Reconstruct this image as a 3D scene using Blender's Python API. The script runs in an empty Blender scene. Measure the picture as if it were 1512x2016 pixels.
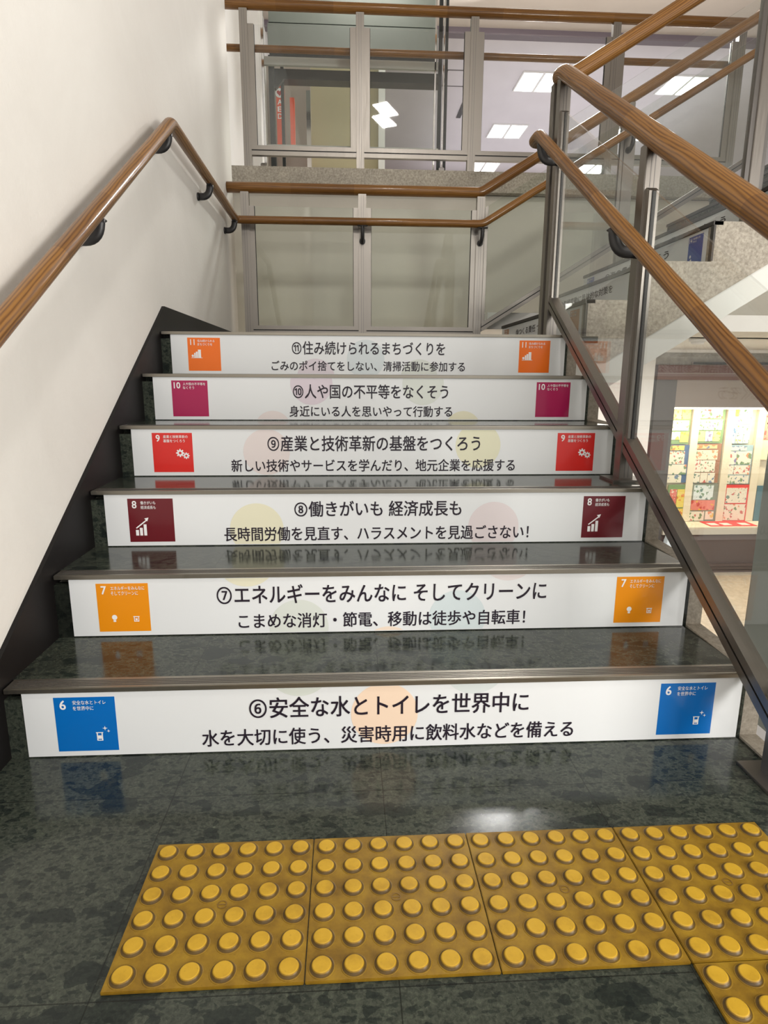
import bpy, bmesh, math, random
from mathutils import Vector, Matrix
random.seed(7)
C = bpy.context.scene.collection
S = bpy.context.scene

# ------------------------------------------------------------------ camera
FPX = 1228.42
CAM = Vector((0.6564, -1.3751, 0.8945))
PITCH, YAW, ROLL = -0.2147, -0.0583, -0.0054
ROT = Matrix.Rotation(YAW, 3, 'Z') @ Matrix.Rotation(PITCH, 3, 'X') @ Matrix.Rotation(ROLL, 3, 'Y')
cam_d = bpy.data.cameras.new('camera'); cam = bpy.data.objects.new('camera', cam_d); C.objects.link(cam)
cam_d.sensor_fit = 'HORIZONTAL'; cam_d.sensor_width = 36.0; cam_d.lens = FPX / 1512 * 36
cam_d.clip_start = 0.02; cam_d.clip_end = 200
rt, fw, up = ROT @ Vector((1, 0, 0)), ROT @ Vector((0, 1, 0)), ROT @ Vector((0, 0, 1))
M4 = Matrix((rt, up, -fw)).transposed().to_4x4(); M4.translation = CAM
cam.matrix_world = M4
S.camera = cam

def at(px, py, Y=None, X=None, Z=None):
    """the point of the place seen at a photograph pixel, on a plane y=Y, x=X or z=Z"""
    d = ROT @ Vector(((px - 756) / FPX, 1, -(py - 1008) / FPX))
    t = (Y - CAM.y) / d.y if Y is not None else (X - CAM.x) / d.x if X is not None else (Z - CAM.z) / d.z
    return CAM + d * t

# ------------------------------------------------------------------ exposure, world, large lights
S.view_settings.view_transform = 'Standard'; S.view_settings.look = 'None'
S.view_settings.gamma = 1; S.view_settings.use_curve_mapping = False
S.view_settings.exposure = 0.45
S.cycles.use_denoising = True
S.cycles.max_bounces = 10; S.cycles.transparent_max_bounces = 24
S.cycles.caustics_reflective = False; S.cycles.caustics_refractive = False
S.cycles.sample_clamp_indirect = 6
W = bpy.data.worlds.new('world'); S.world = W; W.use_nodes = True
W.node_tree.nodes['Background'].inputs[0].default_value = (1.0, 0.97, 0.93, 1)
W.node_tree.nodes['Background'].inputs[1].default_value = 0.72

def area(name, loc, aim, sx, sy, power, col=(1, 0.96, 0.9)):
    l = bpy.data.lights.new(name, 'AREA'); l.shape = 'RECTANGLE'; l.size = sx; l.size_y = sy; l.energy = power; l.color = col
    o = bpy.data.objects.new(name, l); C.objects.link(o); o.location = loc
    o.rotation_euler = (Vector(aim) - Vector(loc)).to_track_quat('-Z', 'Y').to_euler()
    return o
area('hall_ceiling_lamp', (1.0, -6.0, 4.95), (0.9, -5.0, 0), 4.0, 1.2, 230)
area('stair_ceiling_lamp', (1.28, -1.25, 4.95), (1.0, -0.8, 0), 0.24, 0.40, 42)
area('left_wall_fill', (3.7, -2.2, 1.25), (-0.1, 0.6, 1.1), 1.4, 1.0, 95)  # added fill from the right to brighten the plaster wall, no real fixture
area('upper_front_lamp', (2.9, 6.3, 4.9), (0.2, 1.0, 1.4), 0.7, 0.7, 165, (1, 0.97, 0.93))
area('lift_fill', (0.9, 5.2, 4.9), (0.7, 6.8, 3.2), 0.8, 0.5, 9, (1, 0.96, 0.88))  # added light that lifts the dim lift interior, not a fixture there
area('upper_ceiling_fill', (4.2, 10.0, 4.3), (4.2, 10.0, 5), 4.0, 5.0, 30, (0.97, 0.94, 1.0))  # unseen uplight, added only to brighten the pale ceiling board
area('stairwell_ceiling_fill', (3.2, 6.0, 4.2), (3.2, 6.0, 5), 4.0, 0.8, 9, (1, 0.92, 0.84))  # made-up uplight for the beige stairwell ceiling, no cove exists
area('lower_hall_lamp', (4.4, 4.6, 1.1), (4.4, 4.6, -1.7), 3.0, 1.4, 60, (1, 0.95, 0.87))
area('lower_hall_near_lamp', (4.6, 1.0, 1.9), (5.2, 6.0, -0.4), 1.4, 0.8, 20, (1, 0.95, 0.87))

# ------------------------------------------------------------------ node helpers and materials
def mat(name):
    m = bpy.data.materials.new(name); m.use_nodes = True
    nt = m.node_tree; b = nt.nodes['Principled BSDF']
    return m, nt, b
def nd(nt, t, **kw):
    n = nt.nodes.new(t)
    for k, v in kw.items():
        if k.startswith('_'):
            continue
        setattr(n, k, v)
    return n
def ramp(nt, fac, stops):
    r = nt.nodes.new('ShaderNodeValToRGB'); e = r.color_ramp.elements
    while len(e) < len(stops): e.new(0.5)
    for i, (p, c) in enumerate(stops):
        e[i].position = p; e[i].color = (*c, 1) if len(c) == 3 else c
    nt.links.new(fac, r.inputs[0]); return r.outputs[0]
def mixc(nt, fac, a, b, mode='MIX'):
    m = nt.nodes.new('ShaderNodeMix'); m.data_type = 'RGBA'; m.blend_type = mode
    for sock, v in ((m.inputs[0], fac), (m.inputs[6], a), (m.inputs[7], b)):
        if hasattr(v, 'links'): nt.links.new(v, sock)
        else: sock.default_value = v if not isinstance(v, tuple) else (*v, 1)
    return m.outputs[2]
def mth(nt, op, a, b=None):
    m = nt.nodes.new('ShaderNodeMath'); m.operation = op
    for s_, v in ((m.inputs[0], a), (m.inputs[1], b)):
        if v is None: continue
        if hasattr(v, 'links'): nt.links.new(v, s_)
        else: s_.default_value = v
    return m.outputs[0]
def noise(nt, vec, scale, detail=4, rough=0.55, dist=0.0):
    n = nt.nodes.new('ShaderNodeTexNoise'); n.inputs['Scale'].default_value = scale; n.inputs['Detail'].default_value = detail
    n.inputs['Roughness'].default_value = rough; n.inputs['Distortion'].default_value = dist
    if vec is not None: nt.links.new(vec, n.inputs['Vector'])
    return n
def pos(nt):
    return nt.nodes.new('ShaderNodeNewGeometry').outputs['Position']
def bump(nt, b, h, strength=0.2, dist=0.002):
    bp = nt.nodes.new('ShaderNodeBump'); bp.inputs['Strength'].default_value = strength; bp.inputs['Distance'].default_value = dist
    nt.links.new(h, bp.inputs['Height']); nt.links.new(bp.outputs[0], b.inputs['Normal'])
def flat(name, col, rough=0.5, metal=0.0, coat=0.0, spec=None):
    m, nt, b = mat(name); b.inputs['Base Color'].default_value = (*col, 1); b.inputs['Roughness'].default_value = rough
    b.inputs['Metallic'].default_value = metal; b.inputs['Coat Weight'].default_value = coat; b.inputs['Coat Roughness'].default_value = 0.08
    if spec is not None: b.inputs['Specular IOR Level'].default_value = spec
    return m
def srgb(r, g, b_):
    f = lambda c: (c / 255 / 12.92) if c / 255 <= 0.04045 else ((c / 255 + 0.055) / 1.055) ** 2.4
    return (f(r), f(g), f(b_))

def m_plaster(name, c1, c2, rough=0.5, bs=0.25):
    m, nt, b = mat(name); p = pos(nt)
    n1 = noise(nt, p, 1.7, 5, 0.6, 0.6); n2 = noise(nt, p, 60, 4, 0.6)
    col = mixc(nt, ramp(nt, n1.outputs[0], [(0.3, (0, 0, 0)), (0.72, (1, 1, 1))]), c1, c2)
    sc = noise(nt, p, 7, 6, 0.75, 1.5)
    col = mixc(nt, ramp(nt, sc.outputs[0], [(0.70, (0, 0, 0)), (0.80, (0.35, 0.35, 0.35))]), col, tuple(x * 0.62 for x in c1))
    nt.links.new(col, b.inputs['Base Color']); b.inputs['Roughness'].default_value = rough
    bump(nt, b, n2.outputs[0], bs, 0.003)
    return m
def m_granite():
    m, nt, b = mat('green serpentine stone'); p = pos(nt)
    big = noise(nt, p, 3.5, 5, 0.65, 0.5); fine = noise(nt, p, 130, 10, 0.75, 0.6); mid = noise(nt, p, 30, 8, 0.72, 0.8)
    base = ramp(nt, fine.outputs[0], [(0.30, (0.014, 0.016, 0.014)), (0.45, (0.034, 0.040, 0.033)), (0.58, (0.052, 0.060, 0.048)), (0.74, (0.105, 0.115, 0.090))])
    base = mixc(nt, 0.75, base, ramp(nt, mid.outputs[0], [(0.26, (0.55, 0.57, 0.57)), (0.48, (0.92, 0.93, 0.91)), (0.74, (1.35, 1.36, 1.25))]), 'MULTIPLY')
    for sc_v, dn, amp, lo, str_, seed in ((120, 160, 0.005, 0.82, 0.7, 0.0), (52, 110, 0.009, 0.875, 0.85, 3.1), (18, 70, 0.012, 0.90, 0.85, 7.7)):
        wn = noise(nt, p, dn, 5, 0.65)
        add = nt.nodes.new('ShaderNodeVectorMath'); add.operation = 'MULTIPLY_ADD'
        nt.links.new(wn.outputs['Color'], add.inputs[0]); add.inputs[1].default_value = (amp,) * 3; nt.links.new(p, add.inputs[2])
        mp = nt.nodes.new('ShaderNodeMapping'); nt.links.new(add.outputs[0], mp.inputs[0]); mp.inputs['Location'].default_value = (seed, seed, seed)
        mp.inputs['Rotation'].default_value = (0, 0, 0.5); mp.inputs['Scale'].default_value = (1, 1.7, 1.3)
        v = nd(nt, 'ShaderNodeTexVoronoi'); v.inputs['Scale'].default_value = sc_v; nt.links.new(mp.outputs[0], v.inputs['Vector'])
        sx = nt.nodes.new('ShaderNodeSeparateColor'); nt.links.new(v.outputs['Color'], sx.inputs[0])
        frag = ramp(nt, sx.outputs[0], [(lo, (0, 0, 0)), (lo + 0.015, (1, 1, 1))])
        base = mixc(nt, mth(nt, 'MULTIPLY', frag, str_), base, mixc(nt, 0.45, (0.013, 0.0175, 0.0170), mixc(nt, 1.0, base, (0.42, 0.48, 0.48), 'MULTIPLY')))
    base = mixc(nt, 0.5, base, ramp(nt, big.outputs[0], [(0.3, (0.65, 0.65, 0.65)), (0.7, (1.25, 1.25, 1.2))]), 'MULTIPLY')
    sp = nt.nodes.new('ShaderNodeSeparateXYZ'); nt.links.new(p, sp.inputs[0])
    def joint(c, o):
        f = mth(nt, 'FRACT', mth(nt, 'DIVIDE', mth(nt, 'ADD', c, -o + 45.5), 0.455))
        return mth(nt, 'LESS_THAN', f, 0.0045)
    j = mth(nt, 'MAXIMUM', joint(sp.outputs[0], 0.272), joint(sp.outputs[1], -0.162))
    base = mixc(nt, mth(nt, 'MULTIPLY', j, 0.75), base, (0.006, 0.007, 0.006))
    nt.links.new(base, b.inputs['Base Color'])
    rg = ramp(nt, fine.outputs[0], [(0.3, (0.10, 0.10, 0.10)), (0.8, (0.20, 0.20, 0.20))]); nt.links.new(rg, b.inputs['Roughness'])
    b.inputs['IOR'].default_value = 1.5; b.inputs['Specular IOR Level'].default_value = 0.30
    bump(nt, b, big.outputs[0], 0.03, 0.004)
    return m
def m_concrete(name, a, c, scale=110):
    m, nt, b = mat(name); p = pos(nt)
    n = noise(nt, p, scale, 6, 0.7); n2 = noise(nt, p, 9, 5, 0.6)
    v = nd(nt, 'ShaderNodeTexVoronoi'); v.inputs['Scale'].default_value = scale * 0.8; nt.links.new(p, v.inputs['Vector'])
    col = ramp(nt, n.outputs[0], [(0.3, a), (0.7, c)])
    col = mixc(nt, 0.35, col, ramp(nt, n2.outputs[0], [(0.3, (0.6, 0.6, 0.6)), (0.7, (1.2, 1.2, 1.2))]), 'MULTIPLY')
    nt.links.new(col, b.inputs['Base Color']); b.inputs['Roughness'].default_value = 0.7
    bump(nt, b, n.outputs[0], 0.3, 0.002)
    return m
def m_wood():
    m, nt, b = mat('varnished oak'); uv = nt.nodes.new('ShaderNodeUVMap'); uv.uv_map = 'grain'
    mp = nt.nodes.new('ShaderNodeMapping'); nt.links.new(uv.outputs[0], mp.inputs[0]); mp.inputs['Scale'].default_value = (1.3, 13, 1)
    wv = nd(nt, 'ShaderNodeTexWave'); wv.wave_type = 'BANDS'; wv.bands_direction = 'Y'
    nt.links.new(mp.outputs[0], wv.inputs['Vector']); wv.inputs['Scale'].default_value = 2.4
    wv.inputs['Distortion'].default_value = 11.0; wv.inputs['Detail'].default_value = 3; wv.inputs['Detail Scale'].default_value = 0.6
    mp2 = nt.nodes.new('ShaderNodeMapping'); nt.links.new(uv.outputs[0], mp2.inputs[0]); mp2.inputs['Scale'].default_value = (14, 420, 1)
    fb = noise(nt, mp2.outputs[0], 1.0, 4, 0.6)
    sp = nt.nodes.new('ShaderNodeSeparateXYZ'); nt.links.new(uv.outputs[0], sp.inputs[0])
    wn = nt.nodes.new('ShaderNodeTexWhiteNoise'); wn.noise_dimensions = '1D'
    nt.links.new(mth(nt, 'FLOOR', mth(nt, 'MULTIPLY', sp.outputs[0], 2.3)), wn.inputs['W'])
    f = mth(nt, 'ADD', mth(nt, 'MULTIPLY', wv.outputs['Fac'], 0.55), mth(nt, 'MULTIPLY', fb.outputs[0], 0.5))
    col = ramp(nt, f, [(0.2, (0.092, 0.037, 0.008)), (0.42, (0.180, 0.080, 0.017)), (0.9, (0.255, 0.122, 0.028))])
    tint = ramp(nt, wn.outputs[0], [(0, (0.72, 0.66, 0.62)), (1, (1.12, 1.1, 1.05))])
    col = mixc(nt, 0.8, col, tint, 'MULTIPLY')
    nt.links.new(col, b.inputs['Base Color']); b.inputs['Roughness'].default_value = 0.5; b.inputs['Specular IOR Level'].default_value = 0.25
    b.inputs['Coat Weight'].default_value = 0.45; b.inputs['Coat Roughness'].default_value = 0.1
    bump(nt, b, fb.outputs[0], 0.06, 0.001)
    return m
def m_steel(name='brushed stainless steel', col=(0.275, 0.255, 0.232), r=0.36):
    m, nt, b = mat(name); p = pos(nt)
    mp = nt.nodes.new('ShaderNodeMapping'); nt.links.new(p, mp.inputs[0]); mp.inputs['Scale'].default_value = (300, 300, 6)
    n = noise(nt, mp.outputs[0], 1, 3, 0.6)
    nt.links.new(ramp(nt, n.outputs[0], [(0.3, (r - 0.05,) * 3), (0.7, (r + 0.08,) * 3)]), b.inputs['Roughness'])
    b.inputs['Base Color'].default_value = (*col, 1); b.inputs['Metallic'].default_value = 1
    return m
def m_glass(name, tint, dust=0.035, f0=0.04):
    m = bpy.data.materials.new(name); m.use_nodes = True; nt = m.node_tree
    for n in list(nt.nodes): nt.nodes.remove(n)
    out = nt.nodes.new('ShaderNodeOutputMaterial')
    tr = nt.nodes.new('ShaderNodeBsdfTransparent'); tr.inputs[0].default_value = (*tint, 1)
    gl = nt.nodes.new('ShaderNodeBsdfGlossy'); gl.inputs['Roughness'].default_value = 0.02; gl.inputs[0].default_value = (1, 1, 1, 1)
    df = nt.nodes.new('ShaderNodeBsdfDiffuse'); df.inputs[0].default_value = (0.75, 0.78, 0.76, 1)
    lw = nt.nodes.new('ShaderNodeLayerWeight'); lw.inputs[0].default_value = 0.5
    fr = mth(nt, 'ADD', mth(nt, 'MULTIPLY', mth(nt, 'POWER', lw.outputs['Facing'], 5.0), 1 - f0), f0)
    n = noise(nt, pos(nt), 5, 8, 0.75, 1.0)
    du = mth(nt, 'MULTIPLY', ramp(nt, n.outputs[0], [(0.42, (0.25,) * 3), (0.75, (1, 1, 1))]), dust)
    m1 = nt.nodes.new('ShaderNodeMixShader'); nt.links.new(du, m1.inputs[0]); nt.links.new(tr.outputs[0], m1.inputs[1]); nt.links.new(df.outputs[0], m1.inputs[2])
    m2 = nt.nodes.new('ShaderNodeMixShader'); nt.links.new(fr, m2.inputs[0]); nt.links.new(m1.outputs[0], m2.inputs[1]); nt.links.new(gl.outputs[0], m2.inputs[2])
    nt.links.new(m2.outputs[0], out.inputs[0])
    return m
def m_emit(name, col, s):
    m = bpy.data.materials.new(name); m.use_nodes = True; nt = m.node_tree
    for n in list(nt.nodes): nt.nodes.remove(n)
    out = nt.nodes.new('ShaderNodeOutputMaterial'); e = nt.nodes.new('ShaderNodeEmission')
    e.inputs[0].default_value = (*col, 1); e.inputs[1].default_value = s; nt.links.new(e.outputs[0], out.inputs[0]); return m
def m_rubber(name, c1, c2, c3):
    m, nt, b = mat(name); p = pos(nt)
    n = noise(nt, p, 22, 6, 0.65); n2 = noise(nt, p, 160, 4, 0.7)
    col = ramp(nt, n.outputs[0], [(0.28, c1), (0.5, c2), (0.75, c3)])
    col = mixc(nt, ramp(nt, n2.outputs[0], [(0.62, (0, 0, 0)), (0.75, (0.5, 0.5, 0.5))]), col, tuple(x * 0.5 for x in c1))
    nt.links.new(col, b.inputs['Base Color']); b.inputs['Roughness'].default_value = 0.45; b.inputs['Specular IOR Level'].default_value = 0.3
    bump(nt, b, n2.outputs[0], 0.15, 0.001)
    return m
def m_blotch(name, paper, inks, scale, seed):
    """a printed picture card: leaf and flower blots on pale paper"""
    m, nt, b = mat(name); tc = nt.nodes.new('ShaderNodeTexCoord')
    mp = nt.nodes.new('ShaderNodeMapping'); nt.links.new(tc.outputs['Object'], mp.inputs[0]); mp.inputs['Location'].default_value = (seed * 3.7, seed * 1.3, seed)
    dn = noise(nt, mp.outputs[0], scale * 1.5, 3)
    add = nt.nodes.new('ShaderNodeVectorMath'); add.operation = 'MULTIPLY_ADD'
    nt.links.new(dn.outputs['Color'], add.inputs[0]); add.inputs[1].default_value = (0.06, 0.06, 0.06); nt.links.new(mp.outputs[0], add.inputs[2])
    v = nd(nt, 'ShaderNodeTexVoronoi'); v.inputs['Scale'].default_value = scale; nt.links.new(add.outputs[0], v.inputs['Vector'])
    sx = nt.nodes.new('ShaderNodeSeparateColor'); nt.links.new(v.outputs['Color'], sx.inputs[0])
    stops = [(i / len(inks), c) for i, c in enumerate(inks)]
    ink = ramp(nt, sx.outputs[0], stops); ink.node.color_ramp.interpolation = 'CONSTANT'
    blob = mth(nt, 'LESS_THAN', v.outputs['Distance'], mth(nt, 'MULTIPLY', sx.outputs[1], 0.62))
    col = mixc(nt, mth(nt, 'MULTIPLY', blob, 0.85), paper, ink)
    nt.links.new(col, b.inputs['Base Color']); b.inputs['Roughness'].default_value = 0.6
    return m

PLASTER = m_plaster('rough white plaster', (0.74, 0.715, 0.67), (0.80, 0.78, 0.735), 0.68, 0.35)
PLASTER_B = m_plaster('beige plaster', (0.56, 0.53, 0.47), (0.61, 0.58, 0.51), 0.6, 0.15)
WHITE = m_plaster('white paint', (0.80, 0.79, 0.77), (0.84, 0.83, 0.81), 0.55, 0.08)
PINKISH = m_plaster('ceiling board', (0.66, 0.63, 0.66), (0.71, 0.68, 0.71), 0.8, 0.05)
BEIGE_CEIL = m_plaster('beige ceiling board', (0.60, 0.54, 0.49), (0.64, 0.58, 0.53), 0.8, 0.05)
GRANITE = m_granite()
CONC = m_concrete('washed concrete', (0.22, 0.195, 0.155), (0.50, 0.46, 0.39), 70)
KERB = m_concrete('worn kerb concrete', (0.20, 0.175, 0.14), (0.38, 0.34, 0.28), 90)
STRINGER = flat('black skirting', (0.006, 0.005, 0.005), 0.5, spec=0.22)
WOOD = m_wood()
STEEL = m_steel()
DSTEEL = m_steel('shaded steel channel', (0.20, 0.19, 0.18), 0.35)
CHROME = m_steel('polished chrome', (0.75, 0.75, 0.75), 0.12)
NOSE = m_steel('worn nosing metal', (0.33, 0.305, 0.26), 0.36)
GROOVE = flat('nosing groove', (0.05, 0.045, 0.04), 0.6)
GASKET = flat('black gasket', (0.015, 0.015, 0.016), 0.5)
IRON = flat('black iron', (0.020, 0.019, 0.020), 0.42)
GLASS = m_glass('clear balustrade glass', (0.975, 0.985, 0.98), 0.025, 0.025)
GLASS_G = m_glass('greenish balustrade glass', (0.93, 0.95, 0.93), 0.015, 0.022)
GLASS_D = m_glass('dusty glass', (0.97, 0.975, 0.98), 0.02, 0.022)
VINYL = flat('white vinyl', (0.74, 0.765, 0.785), 0.33, coat=0.25)
INK = flat('black ink', (0.014, 0.008, 0.018), 0.4)
WHITEINK = flat('white ink', (0.85, 0.85, 0.86), 0.4)
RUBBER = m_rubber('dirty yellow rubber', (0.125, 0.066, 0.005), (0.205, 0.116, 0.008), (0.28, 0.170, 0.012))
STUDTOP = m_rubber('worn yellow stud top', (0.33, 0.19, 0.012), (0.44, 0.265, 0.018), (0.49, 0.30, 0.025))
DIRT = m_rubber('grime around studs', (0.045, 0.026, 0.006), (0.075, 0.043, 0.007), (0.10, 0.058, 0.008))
BROWN = flat('maroon cabinet', (0.10, 0.070, 0.064), 0.5)
BROWNH = flat('red brown header', (0.16, 0.085, 0.075), 0.5)
DARKP = flat('dark pillar', (0.085, 0.078, 0.075), 0.5)
TRANSOM = flat('grey brown transom', (0.26, 0.215, 0.185), 0.5)
GREYP = m_plaster('grey painted pillar', (0.20, 0.225, 0.21), (0.23, 0.255, 0.24), 0.45, 0.05)
CREAM = flat('cream panel', (0.80, 0.70, 0.52), 0.6)
LFLOOR = m_concrete('lower hall floor', (0.46, 0.38, 0.28), (0.62, 0.54, 0.42), 20)
LIT = m_emit('lit diffuser', (1.0, 0.985, 0.95), 14.0)

# ------------------------------------------------------------------ object helpers
def tag(o, label=None, cat=None, group=None, kind=None):
    if label: o['label'] = label
    if cat: o['category'] = cat
    if group: o['group'] = group
    if kind: o['kind'] = kind
    return o
def empty(name, loc=(0, 0, 0), rz=0.0, label=None, cat=None, group=None):
    o = bpy.data.objects.new(name, None); C.objects.link(o); o.location = loc; o.rotation_euler = (0, 0, rz); o.empty_display_size = 0.1
    return tag(o, label, cat, group)
def link(name, me, parent=None):
    o = bpy.data.objects.new(name, me); C.objects.link(o)
    if parent is not None: o.parent = parent
    return o
class MB:
    def __init__(s): s.bm = bmesh.new(); s.uvl = None
    def quad(s, vs, mi=0, smooth=False):
        f = s.bm.faces.new([s.bm.verts.new(v) for v in vs]); f.material_index = mi; f.smooth = smooth; return f
    def box(s, x0, x1, y0, y1, z0, z1, mi=0):
        v = [s.bm.verts.new((x, y, z)) for z in (z0, z1) for y in (y0, y1) for x in (x0, x1)]
        for f in ((0, 2, 3, 1), (4, 5, 7, 6), (0, 1, 5, 4), (2, 6, 7, 3), (0, 4, 6, 2), (1, 3, 7, 5)):
            s.bm.faces.new([v[i] for i in f]).material_index = mi
        return s
    def prism(s, fr, pts, n0, n1, mi=0):
        """polygon pts (along, z) of a vertical plane fr=(origin, direction), n0..n1 thick"""
        O, d = Vector(fr[0]), Vector(fr[1]); n = Vector((d.y, -d.x, 0)); Z = Vector((0, 0, 1))
        a = [s.bm.verts.new(O + d * p + Z * z + n * n0) for p, z in pts]; b = [s.bm.verts.new(O + d * p + Z * z + n * n1) for p, z in pts]
        k = len(pts)
        s.bm.faces.new(a).material_index = mi; s.bm.faces.new(b[::-1]).material_index = mi
        for i in range(k):
            j = (i + 1) % k; s.bm.faces.new((a[j], a[i], b[i], b[j])).material_index = mi
        return s
    def poly(s, pts, y=0.0, mi=0):
        """flat print in the xz plane facing -y"""
        f = s.bm.faces.new([s.bm.verts.new((x, y, z)) for x, z in pts]); f.material_index = mi
        f.normal_update()
        if f.normal.y > 0: f.normal_flip()
        return s
    def disc(s, cx, cz, r, y=0.0, n=28, mi=0):
        return s.poly([(cx + r * math.cos(2 * math.pi * i / n), cz + r * math.sin(2 * math.pi * i / n)) for i in range(n)], y, mi)
    def tube(s, pts, rx, ry=None, seg=14, cap=True, mi=0, side=None):
        ry = ry or rx; pts = [Vector(p) for p in pts]; rings = []; L = 0.0
        if s.uvl is None: s.uvl = s.bm.loops.layers.uv.new('grain')
        per = math.pi * (rx + ry); Ls = []
        for i, p in enumerate(pts):
            a = (pts[i] - pts[i - 1]).normalized() if i else None
            c = (pts[i + 1] - pts[i]).normalized() if i < len(pts) - 1 else None
            t = ((a or c) + (c or a)).normalized()
            h = side if side is not None else t.cross(Vector((0, 0, 1)))
            if h.length < 1e-3: h = Vector((1, 0, 0))
            h = (h - t * h.dot(t)).normalized(); v = h.cross(t).normalized()
            if i: L += (pts[i] - pts[i - 1]).length
            Ls.append(L)
            rings.append([s.bm.verts.new(p + h * rx * math.cos(2 * math.pi * k / seg) + v * ry * math.sin(2 * math.pi * k / seg)) for k in range(seg)])
        for i in range(len(rings) - 1):
            for k in range(seg):
                k2 = (k + 1) % seg
                f = s.bm.faces.new((rings[i][k], rings[i][k2], rings[i + 1][k2], rings[i + 1][k])); f.smooth = True; f.material_index = mi
                for lp, (u, vv) in zip(f.loops, ((Ls[i], k), (Ls[i], k + 1), (Ls[i + 1], k + 1), (Ls[i + 1], k))):
                    lp[s.uvl].uv = (u, vv / seg * per)
        if cap:
            s.bm.faces.new(rings[0][::-1]).material_index = mi; s.bm.faces.new(rings[-1]).material_index = mi
        return s
    def lathe(s, prof, seg=24, mis=None):
        rings = [[s.bm.verts.new((r * math.cos(2 * math.pi * k / seg), r * math.sin(2 * math.pi * k / seg), z)) for k in range(seg)] for r, z in prof]
        for i in range(len(rings) - 1):
            for k in range(seg):
                f = s.bm.faces.new((rings[i][k], rings[i][(k + 1) % seg], rings[i + 1][(k + 1) % seg], rings[i + 1][k])); f.smooth = True
                if mis: f.material_index = mis[i]
        f = s.bm.faces.new(rings[-1]);
        if mis: f.material_index = mis[-1]
        s.bm.faces.new(rings[0][::-1])
        return s
    def build(s, name, m, parent=None, bevel=0.0):
        if bevel:
            bmesh.ops.bevel(s.bm, geom=list(s.bm.edges), offset=bevel, segments=2, affect='EDGES', clamp_overlap=True)
        bmesh.ops.recalc_face_normals(s.bm, faces=[f for f in s.bm.faces]) if not getattr(s, 'keep', False) else None
        me = bpy.data.meshes.new(name); s.bm.to_mesh(me); s.bm.free()
        for mm in (m if isinstance(m, (list, tuple)) else [m]): me.materials.append(mm)
        return link(name, me, parent)
def keepMB():
    m = MB(); m.keep = True; return m
def struct(name, mb, m, bevel=0.0):
    return tag(mb.build(name, m, None, bevel), kind='structure')
def fillet(pts, r, n=6):
    """round the inner corners of a polyline"""
    pts = [Vector(p) for p in pts]; out = [pts[0]]
    for a, b, c in zip(pts, pts[1:], pts[2:]):
        u, v = (a - b), (c - b); rr = min(r, u.length * 0.49, v.length * 0.49); u.normalize(); v.normalize()
        p, q = b + u * rr, b + v * rr
        for i in range(n + 1):
            t = i / n; out.append(p * (1 - t) ** 2 + b * 2 * t * (1 - t) + q * t ** 2)
    out.append(pts[-1]); return out
def dense(pts, step=0.12):
    out = []
    for a, b in zip(pts, pts[1:]):
        k = max(1, int((b - a).length / step))
        for i in range(k): out.append(a.lerp(b, i / k))
    out.append(pts[-1]); return out
DG = None
def text(name, body, m, parent, cx, cz, y, w=None, h=None, bold=0.0, rx=math.pi / 2):
    """lettering as flat print in the parent's xz plane, centred at cx, cz, w wide (or h high)"""
    cu = bpy.data.curves.new('lettering', 'FONT'); cu.body = body; cu.resolution_u = 3; cu.fill_mode = 'FRONT'
    tmp = bpy.data.objects.new('lettering', cu); C.objects.link(tmp)
    dg = bpy.context.evaluated_depsgraph_get(); dg.update()
    m0 = bpy.data.meshes.new_from_object(tmp.evaluated_get(dg)); bpy.data.objects.remove(tmp); bpy.data.curves.remove(cu)
    vs = [v.co.copy() for v in m0.vertices]; fs = [tuple(p.vertices) for p in m0.polygons]; bpy.data.meshes.remove(m0)
    xs = [v.x for v in vs]; ys = [v.y for v in vs]
    bw, bh = max(xs) - min(xs), max(ys) - min(ys); mx, my = (max(xs) + min(xs)) / 2, (max(ys) + min(ys)) / 2
    sx = (w / bw) if w else h / bh; sz = (h / bh) if h else sx
    V, F = [], []
    for k_, (dx, dz) in enumerate(((0, 0),) if not bold else ((-bold, -bold), (bold, -bold), (-bold, bold), (bold, bold))):
        o_ = len(V); yk = y - 0.00012 * k_; F += [tuple(i + o_ for i in f) for f in fs]
        V += [(cx + (v.x - mx + dx) * sx, yk, cz + (v.y - my + dz) * sz) for v in vs]
    me = bpy.data.meshes.new(name); me.from_pydata(V, [], F); me.update()
    me.materials.clear(); me.materials.append(m); me.name = name
    return link(name, me, parent)
def copy_tree(o, parent=None):
    c = o.copy(); C.objects.link(c)
    if parent is not None: c.parent = parent
    for ch in list(o.children): copy_tree(ch, c)
    return c

# ------------------------------------------------------------------ measures
H, T = 0.17937, 0.29429
X0, X1 = -0.107, 1.634            # banner ends
XW = -0.160                       # plaster wall
XL = -0.148                       # face of the black skirting
XK = 1.645                        # treads end, kerb begins
XO = 1.692                        # outside of kerb
ZL = 6 * H                        # landing
X12 = 1.80                        # first riser of the upper flight
YS = 1.69                         # near side of the upper flight
YB = 3.33                         # rear balustrade
ZU = 14 * H                       # upper floor
YU = 4.10
ZD = -1.72                        # lower hall
k61 = H / T

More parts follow.
